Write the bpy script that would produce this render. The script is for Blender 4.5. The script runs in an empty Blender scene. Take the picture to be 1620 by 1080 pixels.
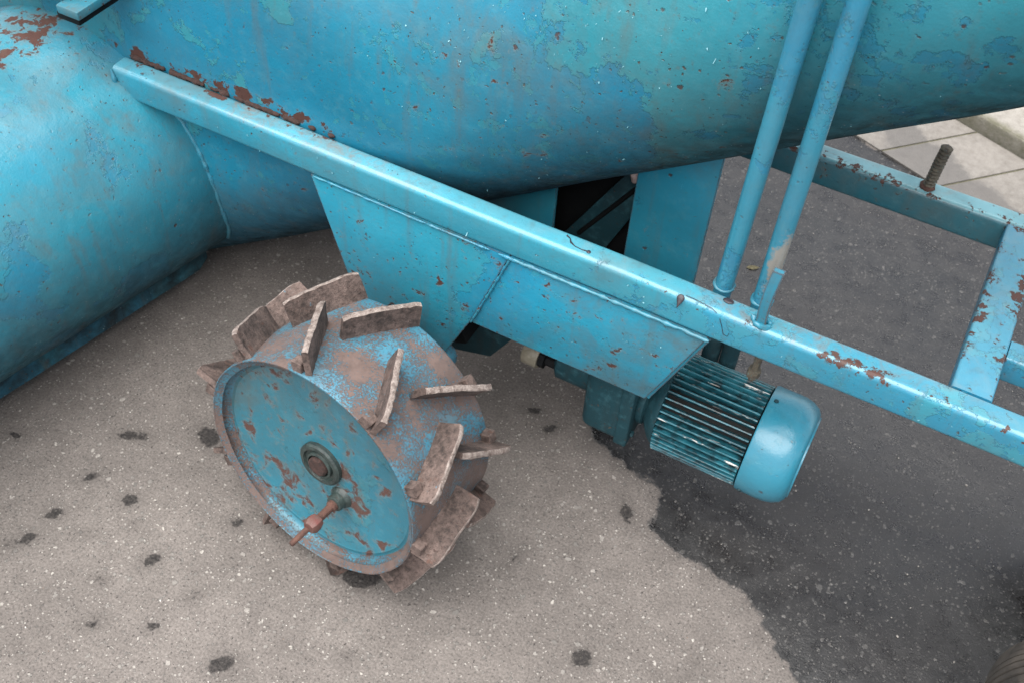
import bpy, bmesh, math, random
import numpy as np
from mathutils import Vector, Matrix, noise

random.seed(7)
rng = np.random.default_rng(7)
C = bpy.context.scene
col = C.collection
PI = math.pi
rad = math.radians

# ---------------------------------------------------------------- camera
CAM = Vector((0.433, -0.9542, 1.5))
RIGHT = Vector((0.8790, 0.4743, 0.0480))
DOWN = Vector((0.3847, -0.6461, -0.6592))
FWD = Vector((-0.2817, 0.5979, -0.7504))
cd = bpy.data.cameras.new('camera')
cd.sensor_width = 22.3
cd.lens = 1719.0 / 1620.0 * 22.3
cd.clip_start = 0.02
cd.clip_end = 400
cd.dof.use_dof = True
cd.dof.focus_distance = 1.38
cd.dof.aperture_fstop = 6.3
cam = bpy.data.objects.new('camera', cd)
m3 = Matrix((RIGHT, -DOWN, -FWD)).transposed()
cam.matrix_world = Matrix.Translation(CAM) @ m3.to_4x4()
col.objects.link(cam)
C.camera = cam

# ---------------------------------------------------------------- light (bright overcast)
SUN_EL, SUN_AZ = 74.0, 192.0
w = bpy.data.worlds.new("World")
C.world = w
w.use_nodes = True
nt = w.node_tree
nt.nodes.clear()
sky = nt.nodes.new('ShaderNodeTexSky')
sky.sky_type = 'NISHITA'
sky.sun_disc = False
sky.sun_elevation = rad(SUN_EL)
sky.sun_rotation = rad(SUN_AZ)
sky.air_density = 1.0
sky.dust_density = 1.0
sky.ozone_density = 1.0
hs = nt.nodes.new('ShaderNodeHueSaturation')
hs.inputs['Saturation'].default_value = 0.30      # clouded over: grey rather than blue
bg = nt.nodes.new('ShaderNodeBackground')
bg.inputs['Strength'].default_value = 0.05
wo = nt.nodes.new('ShaderNodeOutputWorld')
nt.links.new(sky.outputs[0], hs.inputs['Color'])
nt.links.new(hs.outputs[0], bg.inputs['Color'])
nt.links.new(bg.outputs[0], wo.inputs['Surface'])
sd = bpy.data.lights.new('sun', 'SUN')
sd.energy = 1.5
sd.angle = rad(80)
sd.color = (1.0, 0.97, 0.93)
sun = bpy.data.objects.new('sun', sd)
e_, a_ = rad(SUN_EL), rad(SUN_AZ)
sdir = Vector((math.sin(a_) * math.cos(e_), math.cos(a_) * math.cos(e_), math.sin(e_)))
sun.rotation_euler = sdir.to_track_quat('Z', 'Y').to_euler()
sun.location = (0, 0, 5)
col.objects.link(sun)
C.view_settings.view_transform = 'Standard'
C.view_settings.look = 'None'
C.view_settings.gamma = 1
C.view_settings.use_curve_mapping = False
C.view_settings.exposure = 2.65

# ---------------------------------------------------------------- material helpers
class NT:
    def __init__(s, name):
        s.mat = bpy.data.materials.new(name)
        s.mat.use_nodes = True
        s.t = s.mat.node_tree
        s.b = s.t.nodes['Principled BSDF']
        g = s.t.nodes.new('ShaderNodeNewGeometry')
        s.pos = g.outputs['Position']
        s.nor = g.outputs['Normal']

    def put(s, sock, v):
        if isinstance(v, bpy.types.NodeSocket):
            s.t.links.new(v, sock)
        elif isinstance(v, tuple) and len(v) == 3 and sock.type == 'RGBA':
            sock.default_value = (*v, 1)
        else:
            sock.default_value = v

    def n(s, typ, out=0, props=None, **ins):
        nd = s.t.nodes.new('ShaderNode' + typ)
        for k, v in (props or {}).items():
            setattr(nd, k, v)
        for k, v in ins.items():
            key = int(k[1:]) if k[0] == '_' else k.replace('_', ' ')
            s.put(nd.inputs[key], v)
        return nd.outputs[out]

    def noise(s, scale, detail=4, rough=.55, dist=0., vec=None, off=None):
        v = vec if vec is not None else s.pos
        if off is not None:
            v = s.n('VectorMath', props={'operation': 'ADD'}, _0=v, _1=off)
        return s.n('TexNoise', 0, None, Vector=v, Scale=scale, Detail=detail, Roughness=rough, Distortion=dist)

    def vor(s, scale, out=0, rnd=1., vec=None, feature='F1'):
        return s.n('TexVoronoi', out, {'feature': feature}, Vector=vec if vec is not None else s.pos, Scale=scale, Randomness=rnd)

    def m(s, op, a, b=0., c=0., clamp=False):
        return s.n('Math', 0, {'operation': op, 'use_clamp': clamp}, _0=a, _1=b, _2=c)

    def step(s, v, lo, hi, a=0., b=1.):
        return s.n('MapRange', 0, {'clamp': True}, Value=v, From_Min=lo, From_Max=hi, To_Min=a, To_Max=b)

    def mix(s, f, a, b, blend='MIX'):
        nd = s.t.nodes.new('ShaderNodeMix')
        nd.data_type = 'RGBA'
        nd.blend_type = blend
        s.put(nd.inputs[0], f)
        s.put(nd.inputs[6], a)
        s.put(nd.inputs[7], b)
        return nd.outputs[2]

    def mul(s, colr, v):
        return s.n('VectorMath', props={'operation': 'SCALE'}, _0=colr, Scale=v)

    def xyz(s):
        nd = s.t.nodes.new('ShaderNodeSeparateXYZ')
        s.t.links.new(s.pos, nd.inputs[0])
        return nd.outputs

    def bump(s, h, dist, strength=1., normal=None):
        nd = s.t.nodes.new('ShaderNodeBump')
        nd.inputs['Strength'].default_value = strength
        nd.inputs['Distance'].default_value = dist
        s.put(nd.inputs['Height'], h)
        if normal is not None:
            s.put(nd.inputs['Normal'], normal)
        return nd.outputs[0]

    def coat(s, wgt, rough):
        s.b.inputs['Coat Weight'].default_value = wgt
        s.b.inputs['Coat Roughness'].default_value = rough

    def done(s, color, rough, normal=None, metal=0., spec=.5):
        s.put(s.b.inputs['Base Color'], color)
        s.put(s.b.inputs['Roughness'], rough)
        s.put(s.b.inputs['Metallic'], metal)
        s.put(s.b.inputs['Specular IOR Level'], spec)
        if normal is not None:
            s.put(s.b.inputs['Normal'], normal)
        return s.mat

BLUE = (0.010, 0.146, 0.240)
TEAL = (0.021, 0.176, 0.236)
RUST = (0.050, 0.021, 0.017)

def paint(name, blue=BLUE, teal=TEAL, patch=.5, pscale=7., rust=.30, rscale=26., dirt=.35, rough=.30,
          edge=0., joint=None, pits=.5, fine=0., grime_shade=None, chalk_toplight=0., bare=None, spec=None, rsoft=.025, wash=(.30, .92), bias=None, film=None, off=(0, 0, 0), dirtcol=(0.085, 0.07, 0.05), peel=1., drip=0.):
    s = NT(name)
    big = s.noise(1.9, 3, .5, off=(3.1 + off[0], off[1], off[2]))
    p = s.noise(pscale * 1.5, 12, .66, .15, off=(off[0], off[1] + 5, off[2]))
    p = s.m('ADD', p, s.m('MULTIPLY', s.m('SUBTRACT', big, .5), 1.1))
    if bias is not None:
        p = s.m('ADD', p, bias(s))
    pm = s.step(p, patch - .008, patch + .008)
    c = s.mix(pm, blue, teal)
    # second, smaller flaking of the upper coat
    q = s.noise(pscale * 4.5, 10, .66, .1, off=(off[0] + 9, 0, 0))
    q = s.m('ADD', q, s.m('MULTIPLY', s.m('SUBTRACT', big, .5), -.5))
    qm = s.step(q, .64, .655)
    c = s.mix(s.m('MULTIPLY', qm, .8), c, s.mix(pm, teal, blue))
    wsh = s.step(s.noise(3.3, 4, .55, off=(off[1], 4, 1)), .34, .60, wash[0], wash[1])
    c = s.mix(wsh, c, s.mix(.5, blue, teal))
    # tone drift, sun-bleached haze
    t = s.noise(5.5, 5, .6, off=(0, 2, off[2]))
    c = s.mul(c, s.step(t, .25, .75, .80, 1.15))
    ch = s.noise(44, 5, .7, off=(1, 1, 1))
    c = s.mix(s.step(ch, .52, .80, 0., .35), c, (0.080, 0.215, 0.250))
    # grime: thin brown film in drifting patches
    d1 = s.noise(11, 8, .68, .6, off=(off[0], 7, 7))
    d2 = s.noise(2.6, 3, .5, off=(7, off[1], 7))
    dm = s.m('MULTIPLY', s.step(d1, .42, .78), s.step(d2, .36, .70))
    c = s.mix(s.m('MULTIPLY', dm, dirt * 1.6, clamp=True), c, dirtcol)
    d3 = s.noise(130, 3, .6)
    c = s.mix(s.m('MULTIPLY', s.step(d3, .60, .78), dirt * .8), c, dirtcol)
    if chalk_toplight:  # chalky upward faces, with light from above painted into the colour
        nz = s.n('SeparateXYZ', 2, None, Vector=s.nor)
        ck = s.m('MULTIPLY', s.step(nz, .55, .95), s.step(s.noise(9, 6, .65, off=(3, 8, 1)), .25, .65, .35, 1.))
        c = s.mix(s.m('MULTIPLY', ck, chalk_toplight), c, (0.20, 0.43, 0.48))
        c = s.mix(s.m('MULTIPLY', s.m('MULTIPLY', ck, s.step(s.noise(15, 6, .7, 1., off=(6, 6, 6)), .52, .7)), .55 * min(1, chalk_toplight * 2)), c, (0.24, 0.235, 0.21))
    if film is not None:
        fm_ = s.m('MULTIPLY', film(s), s.step(s.noise(38, 8, .72, 1.2, off=(2, 2, 6)), .44, .66))
        c = s.mix(s.m('MULTIPLY', fm_, .75), c, (0.150, 0.125, 0.105))
    if grime_shade is not None:
        gm = grime_shade(s)  # undersides: splash grime together with shade painted into the colour
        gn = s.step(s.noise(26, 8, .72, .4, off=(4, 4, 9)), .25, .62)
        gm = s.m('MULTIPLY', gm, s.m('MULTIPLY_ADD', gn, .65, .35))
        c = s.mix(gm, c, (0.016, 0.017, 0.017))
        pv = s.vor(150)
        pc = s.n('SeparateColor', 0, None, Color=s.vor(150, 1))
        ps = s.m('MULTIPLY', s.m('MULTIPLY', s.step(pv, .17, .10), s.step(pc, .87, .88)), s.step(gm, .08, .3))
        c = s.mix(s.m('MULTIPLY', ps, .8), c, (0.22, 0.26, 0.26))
    if bare is not None:
        bm_ = s.step(s.m('ADD', bare(s), s.m('MULTIPLY', s.m('SUBTRACT', s.noise(45, 6, .7), .5), .05)), .004, -.002)
        c = s.mix(bm_, c, (0.21, 0.20, 0.18))
    # rust
    r = s.noise(rscale, 7, .62, .4, off=(off[0], 1, off[1] + 3))
    rb = s.noise(4.2, 3, .5, off=(2, off[2], 9))
    r = s.m('ADD', r, s.m('MULTIPLY', s.m('SUBTRACT', rb, .5), .42))
    if edge:
        bev = s.n('Bevel', 0, {'samples': 4}, Radius=.0045)
        dt = s.n('VectorMath', 1, {'operation': 'DOT_PRODUCT'}, _0=bev, _1=s.nor)
        em = s.step(dt, .995, .86)
        r = s.m('ADD', r, s.m('MULTIPLY', em, edge))
    if joint is not None:
        r = s.m('ADD', r, joint(s))
    th = .86 - rust * .5
    rm = s.step(r, th, th + rsoft)
    rcol = s.mix(s.noise(70, 6, .7), (0.020, 0.010, 0.008), (0.105, 0.041, 0.027))
    rcol = s.mix(.45, rcol, RUST)
    halo = s.step(r, th - .05, th, 0., .28)
    c = s.mix(halo, c, (0.16, 0.13, 0.10))
    c = s.mix(rm, c, rcol)
    # dark pin pits and tiny pale chips
    v = s.vor(190)
    vc = s.vor(190, 1)
    rnd = s.n('SeparateColor', 0, None, Color=vc)
    pit = s.m('MULTIPLY', s.step(v, .20, .13), s.step(rnd, 1 - .10 * pits, 1 - .10 * pits + .01))
    pit = s.m('MULTIPLY', pit, s.step(s.noise(7, 3, .5, off=(4, 4, 4)), .42, .6))
    c = s.mix(pit, c, (0.03, 0.02, 0.016))
    v2w = s.n('VectorMath', props={'operation': 'MULTIPLY_ADD'}, _0=s.n('TexNoise', 1, None, Vector=s.pos, Scale=120., Detail=3.), _1=(.011,) * 3, _2=s.pos)
    for sc_, pr_, rr_, cl_ in ((58, .26, .25, (0.050, 0.024, 0.018)), (115, .34, .27, (0.060, 0.046, 0.034))):
        vd = s.vor(sc_, 0, 1., v2w)
        sp_ = s.n('SeparateColor', 0, None, Color=s.vor(sc_, 1, 1., v2w))
        s2_ = s.n('SeparateColor', 1, None, Color=s.vor(sc_, 1, 1., v2w))
        rr2 = s.m('MULTIPLY', rr_, s.step(s2_, 0, 1, .35, 1.))
        k_ = s.m('MULTIPLY', s.step(vd, rr2, s.m('MULTIPLY', rr2, .6)), s.step(sp_, 1 - pr_ * pits, 1 - pr_ * pits + .01))
        k_ = s.m('MULTIPLY', k_, s.step(s.noise(4.5, 4, .6, off=(sc_ * .1, off[0], 4)), .40, .56, .05, 1.))
        c = s.mix(s.m('MULTIPLY', k_, .85), c, cl_)
        pit = s.m('MAXIMUM', pit, k_)
    # faint vertical runs and scratches
    o_ = s.xyz()
    rv = s.n('CombineXYZ', 0, None, X=s.m('MULTIPLY', o_[0], 45.), Y=s.m('MULTIPLY', o_[1], 45.), Z=s.m('MULTIPLY', o_[2], 4.))
    run = s.step(s.n('TexNoise', 0, None, Vector=rv, Scale=1., Detail=5., Roughness=.6), .54, .74)
    c = s.mix(s.m('MULTIPLY', run, .38 * min(1, dirt * 1.8)), c, dirtcol)
    if fine:
        f = s.noise(330, 4, .7, .1)
        f2 = s.noise(13, 5, .6, off=(6, 1, 3))
        f = s.m('ADD', f, s.m('MULTIPLY', s.m('SUBTRACT', f2, .5), 1.1))
        fm = s.step(f, .56 - fine * .25, .68 - fine * .25)
        fc = s.mix(s.noise(60, 5, .7, off=(2, 2, 8)), (0.042, 0.026, 0.021), (0.145, 0.098, 0.083))
        c = s.mix(fm, c, fc)
        rm = s.m('MAXIMUM', rm, fm)
    ro = s.m('ADD', rough, s.m('MULTIPLY', s.noise(20, 4, .6), .18))
    ro = s.m('SUBTRACT', ro, .07)
    ro = s.mix(s.m('MAXIMUM', rm, s.m('MULTIPLY', dm, .6)), ro, (0.88, 0.88, 0.88))
    h = s.m('MULTIPLY', pm, .55 * peel)
    h = s.m('ADD', h, s.m('MULTIPLY', qm, -.22 * peel))
    h = s.m('ADD', h, s.m('MULTIPLY', rm, -.7))
    h = s.m('ADD', h, s.m('MULTIPLY', pit, -.8))
    h = s.m('ADD', h, s.m('MULTIPLY', s.noise(330, 2, .5), .22))
    h = s.m('ADD', h, s.m('MULTIPLY', s.noise(75, 4, .6), .62))
    nrm = s.bump(h, .0009)
    und = s.noise(9, 2, .4, off=(8, 8, 8))
    nrm = s.bump(und, .006, .55, nrm)
    spc = .5
    s.coat(.22, .20)
    if grime_shade is not None:
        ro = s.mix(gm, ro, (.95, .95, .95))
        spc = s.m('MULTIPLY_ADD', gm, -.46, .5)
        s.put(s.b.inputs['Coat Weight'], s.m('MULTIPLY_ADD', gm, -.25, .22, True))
    if spec is not None:
        spc = s.m('MULTIPLY_ADD', gm, -spec * .9, spec) if grime_shade is not None else spec
        s.t.links.remove(s.b.inputs['Coat Weight'].links[0]) if s.b.inputs['Coat Weight'].is_linked else None
        s.coat(0, .3)
    return s.done(c, ro, nrm, 0., spc)

def plain(name, c1, c2, rough=.6, scale=40., bump=.0006, metal=0., spec=.5, speck=None):
    s = NT(name)
    a = s.noise(scale, 7, .65, .3)
    c = s.mix(s.step(a, .3, .7), c1, c2)
    if speck:
        b = s.noise(scale * 5, 4, .6)
        c = s.mix(s.step(b, .58, .70), c, speck)
    nrm = s.bump(s.m('ADD', s.noise(scale * 4, 4, .6), a), bump)
    return s.done(c, rough, nrm, metal, spec)

# ---------------------------------------------------------------- mesh helpers
def to_obj(name, bm, mats, parent=None, smooth=40, mw=None):
    me = bpy.data.meshes.new(name)
    bmesh.ops.recalc_face_normals(bm, faces=bm.faces)
    bm.to_mesh(me)
    bm.free()
    for m in (mats if isinstance(mats, (list, tuple)) else [mats]):
        me.materials.append(m)
    if smooth:
        for p in me.polygons:
            p.use_smooth = True
        me.set_sharp_from_angle(angle=rad(smooth))
    return link(name, me, parent, mw)

def link(name, me, parent=None, mw=None):
    o = bpy.data.objects.new(name, me)
    col.objects.link(o)
    if parent is not None:
        o.parent = parent
    if mw is not None:
        o.matrix_local = mw
    return o

def frame(axis):
    a = Vector(axis).normalized()
    u = a.cross(Vector((0, 0, 1)))
    if u.length < .05:
        u = a.cross(Vector((0, 1, 0)))
    u.normalize()
    return a, u, u.cross(a)

def lathe(bm, prof, org=(0, 0, 0), axis=(0, 0, 1), segs=56, jit=0., a0=0., a1=2 * PI):
    """revolve (radius, distance along axis) points"""
    a, u, v = frame(axis)
    org = Vector(org)
    full = abs(a1 - a0 - 2 * PI) < 1e-6
    k = segs if full else segs + 1
    rings = []
    for r, d in prof:
        ring = []
        if r < 1e-6:
            vv = bm.verts.new(org + a * d)
            ring = [vv] * k
        else:
            for i in range(k):
                t = a0 + (a1 - a0) * i / segs
                rr = r + (jit * (noise.noise(Vector((math.cos(t) * 3, math.sin(t) * 3, d * 30))) if jit else 0))
                ring.append(bm.verts.new(org + a * d + u * (rr * math.cos(t)) + v * (rr * math.sin(t))))
        rings.append(ring)
    for A, B in zip(rings, rings[1:]):
        for i in range(segs):
            j = (i + 1) % k
            q = []
            for x in (A[i], A[j], B[j], B[i]):
                if x not in q:
                    q.append(x)
            if len(q) > 2:
                try:
                    bm.faces.new(q)
                except ValueError:
                    pass
    return bm

def sweep(bm, pts, r, segs=10, jit=0., cap=True, seed=0.):
    pts = [Vector(p) for p in pts]
    prev = None
    rings = []
    for i, p in enumerate(pts):
        t = (pts[min(i + 1, len(pts) - 1)] - pts[max(i - 1, 0)]).normalized()
        if prev is None:
            x = t.orthogonal().normalized()
        else:
            x = (prev - t * prev.dot(t)).normalized()
        prev = x
        y = t.cross(x)
        rr = r(i) if callable(r) else r
        ring = []
        for k in range(segs):
            an = 2 * PI * k / segs
            d = rr * (1 + jit * noise.noise(p * 90 + Vector((k * 3.1, seed, 0))))
            ring.append(bm.verts.new(p + x * (d * math.cos(an)) + y * (d * math.sin(an))))
        rings.append(ring)
    for A, B in zip(rings, rings[1:]):
        for k in range(segs):
            bm.faces.new((A[k], A[(k + 1) % segs], B[(k + 1) % segs], B[k]))
    if cap:
        bm.faces.new(rings[0][::-1])
        bm.faces.new(rings[-1])
    return bm

def box(bm, lo, hi, bev=0., seg=2):
    b2 = bmesh.new()
    bmesh.ops.create_cube(b2, size=1)
    lo, hi = Vector(lo), Vector(hi)
    for v in b2.verts:
        v.co = Vector(((v.co[i] + .5) * (hi[i] - lo[i]) + lo[i]) for i in range(3))
    if bev:
        bmesh.ops.bevel(b2, geom=b2.edges[:], offset=bev, segments=seg, profile=.5, affect='EDGES')
    merge(bm, b2)
    return bm

def merge(bm, b2):
    me = bpy.data.meshes.new('tmp')
    b2.to_mesh(me)
    b2.free()
    bm.from_mesh(me)
    bpy.data.meshes.remove(me)

def prism(bm, poly, y0, y1, bev=0.):
    """polygon in the X-Z plane given a thickness along Y"""
    b2 = bmesh.new()
    f = b2.faces.new([b2.verts.new((x, y0, z)) for x, z in poly])
    g = bmesh.ops.extrude_face_region(b2, geom=[f])
    for v in g['geom']:
        if isinstance(v, bmesh.types.BMVert):
            v.co.y = y1
    bmesh.ops.recalc_face_normals(b2, faces=b2.faces)
    if bev:
        bmesh.ops.bevel(b2, geom=b2.edges[:], offset=bev, segments=2, profile=.5, affect='EDGES')
    merge(bm, b2)
    return bm

def section(wd, ht, r, n=5):
    """rounded rectangle outline (y from 0 to wd, z from -ht to 0)"""
    out = []
    for cy, cz, a0 in ((wd - r, -r, 0), (r, -r, 90), (r, -ht + r, 180), (wd - r, -ht + r, 270)):
        for k in range(n + 1):
            t = rad(a0 + 90 * k / n)
            out.append((cy + r * math.cos(t), cz + r * math.sin(t)))
    return out

def rail_bm(x0, x1, y, ztop, wd=.036, ht=.052, r=.0085, n=60, seed=0.):
    bm = bmesh.new()
    sec = section(wd, ht, r)
    rings = []
    for i in range(n + 1):
        x = x0 + (x1 - x0) * i / n
        dz = .0011 * noise.noise(Vector((x * 5, seed, 0)))
        dy = .0010 * noise.noise(Vector((x * 4, seed, 4)))
        rings.append([bm.verts.new((x, y + a + dy, ztop + b + dz)) for a, b in sec])
    k = len(sec)
    for A, B in zip(rings, rings[1:]):
        for i in range(k):
            bm.faces.new((A[i], A[(i + 1) % k], B[(i + 1) % k], B[i]))
    bm.faces.new(rings[0])
    bm.faces.new(rings[-1][::-1])
    return bm

def bead(pts, r, seed=0., step=.004, jit=.5):
    """a hand-laid weld bead along a path"""
    pts = [Vector(p) for p in pts]
    dense = []
    for a, b in zip(pts, pts[1:]):
        k = max(1, int((b - a).length / step))
        dense += [a.lerp(b, i / k) for i in range(k)]
    dense.append(pts[-1])
    out = []
    for i, p in enumerate(dense):
        q = Vector((p.x * 60, p.y * 60 + seed, p.z * 60))
        out.append(p + Vector((noise.noise(q), noise.noise(q + Vector((9, 0, 0))), noise.noise(q + Vector((0, 9, 0))))) * r * .35)
    bm = bmesh.new()
    sweep(bm, out, lambda i: r * (1 + jit * .8 * noise.noise(Vector((i * .45, seed, 1)))) * (.45 if i in (0, len(out) - 1) else 1), 8, .25, True, seed)
    return bm

# ---------------------------------------------------------------- ground with wet and oily marks
B_AX = Vector((math.cos(rad(33.52)), 0, math.sin(rad(33.52))))
B_P0 = Vector((0, .252, .7297))
B_R = .215
A_R = .252
A_P0 = Vector((-.857, 0, .293))
A_AZ = rad(12.3)
A_AX = Vector((math.sin(A_AZ), math.cos(A_AZ), 0))

def seg_dist(px, py, poly, closed):
    d = np.full(px.shape, 1e9)
    pts = list(poly)
    prs = list(zip(pts, pts[1:] + pts[:1])) if closed else list(zip(pts, pts[1:]))
    for (ax, ay), (bx, by) in prs:
        vx, vy = bx - ax, by - ay
        t = np.clip(((px - ax) * vx + (py - ay) * vy) / (vx * vx + vy * vy + 1e-12), 0, 1)
        d = np.minimum(d, np.hypot(px - ax - t * vx, py - ay - t * vy))
    return d

def inside(px, py, poly):
    r = np.zeros(px.shape, bool)
    k = len(poly)
    for i in range(k):
        (ax, ay), (bx, by) = poly[i], poly[(i + 1) % k]
        c = ((ay > py) != (by > py)) & (px < (bx - ax) * (py - ay) / (by - ay + 1e-15) + ax)
        r ^= c
    return r

WET = [(.03, .22), (.094, .123), (.135, .104), (.165, .092), (.215, .086), (.240, .068), (.250, .040), (.247, .012),
       (.275, -.010), (.325, -.018), (.375, -.024), (.415, -.028), (.450, -.048), (.478, -.072), (.502, -.098),
       (.545, -.128), (.60, -.20), (.8, -.35), (1.3, -.9), (1.6, -2.6), (7.0, -5.0), (8., 2.), (3.2, .6),  # outer right stretch is unseen, widened to cut bounce light on the tube
       (.90, .93), (.70, 1.04), (.610, 1.118), (.568, 1.148), (.538, 1.166), (.508, 1.168), (.486, 1.196), (.476, 1.216), (.448, 1.246),
       (.428, 1.250), (.405, 1.245), (.375, 1.268), (.35, 1.32), (.32, 1.41), (.2, 1.8), (-.6, 1.9), (-.7, 1.2), (-.3, .8), (-.05, .42)]
DRYPATCH = [(.235, 1.215), (.262, 1.170), (.292, 1.158), (.318, 1.175), (.310, 1.205), (.27, 1.25), (.2, 1.32)]
# x, y, half length, half width, heading of dried oil and tar marks
SPOTS = [(-.584, -.272, .018, .009, .6), (-.560, -.262, .010, .007, .2), (-.579, -.365, .014, .008, .9), (-.497, -.369, .013, .012, 0),
         (-.581, -.447, .014, .010, .7), (-.583, -.499, .014, .010, .9), (-.395, -.435, .016, .010, 1.2), (-.324, -.317, .012, .008, .3),
         (.252, -.251, .015, .014, 1), (.205, .011, .020, .010, 2.2), (-.743, -.365, .012, .007, .3), (-.468, -.207, .016, .024, 1.2),
         (-.197, -.517, .020, .012, .8), (-.02, .12, .012, .008, .3), (.02, .10, .014, .008, .9), (-.06, .02, .013, .008, .4),
         (-.51, -.45, .006, .003, .5), (-.60, -.52, .012, .004, .9), (-.46, -.40, .004, .004, 0), (-.30, -.45, .010, .004, 1.0),
         (-.05, -.42, .007, .004, .3), (.09, -.15, .009, .004, 1.3), (-.40, -.56, .010, .006, .7), (.36, -.28, .006, .005, .2), (-.10, -.30, .03, .02, .5),
         (-.17, -.56, .012, .007, .4), (-.32, -.52, .010, .008, .4), (-.44, -.50, .008, .006, .4)]

def fields(px, py):
    wet = np.where(inside(px, py, WET), 1, -1) * seg_dist(px, py, WET, True)
    dry = np.where(inside(px, py, DRYPATCH), 1, -1) * seg_dist(px, py, DRYPATCH, True)
    wet = np.minimum(wet, -dry)
    oil = np.full(px.shape, -1.)
    for x, y, a, b, h in SPOTS:
        dx, dy = px - x, py - y
        u = dx * math.cos(h) + dy * math.sin(h)
        v = -dx * math.sin(h) + dy * math.cos(h)
        oil = np.maximum(oil, (1 - np.hypot(u / a, v / b)) * min(a, b))
    return np.clip(wet, -1, 1), np.clip(oil, -.1, .1)

def set_fields(me):
    k = len(me.vertices)
    co = np.empty(k * 3, np.float32)
    me.vertices.foreach_get('co', co)
    co = co.reshape(-1, 3).astype(float)
    wet, oil = fields(co[:, 0], co[:, 1])
    for nm, val in (('wet', wet), ('oil', oil)):
        at = me.attributes.new(nm, 'FLOAT', 'POINT')
        at.data.foreach_set('value', val.astype(np.float32))

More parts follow.
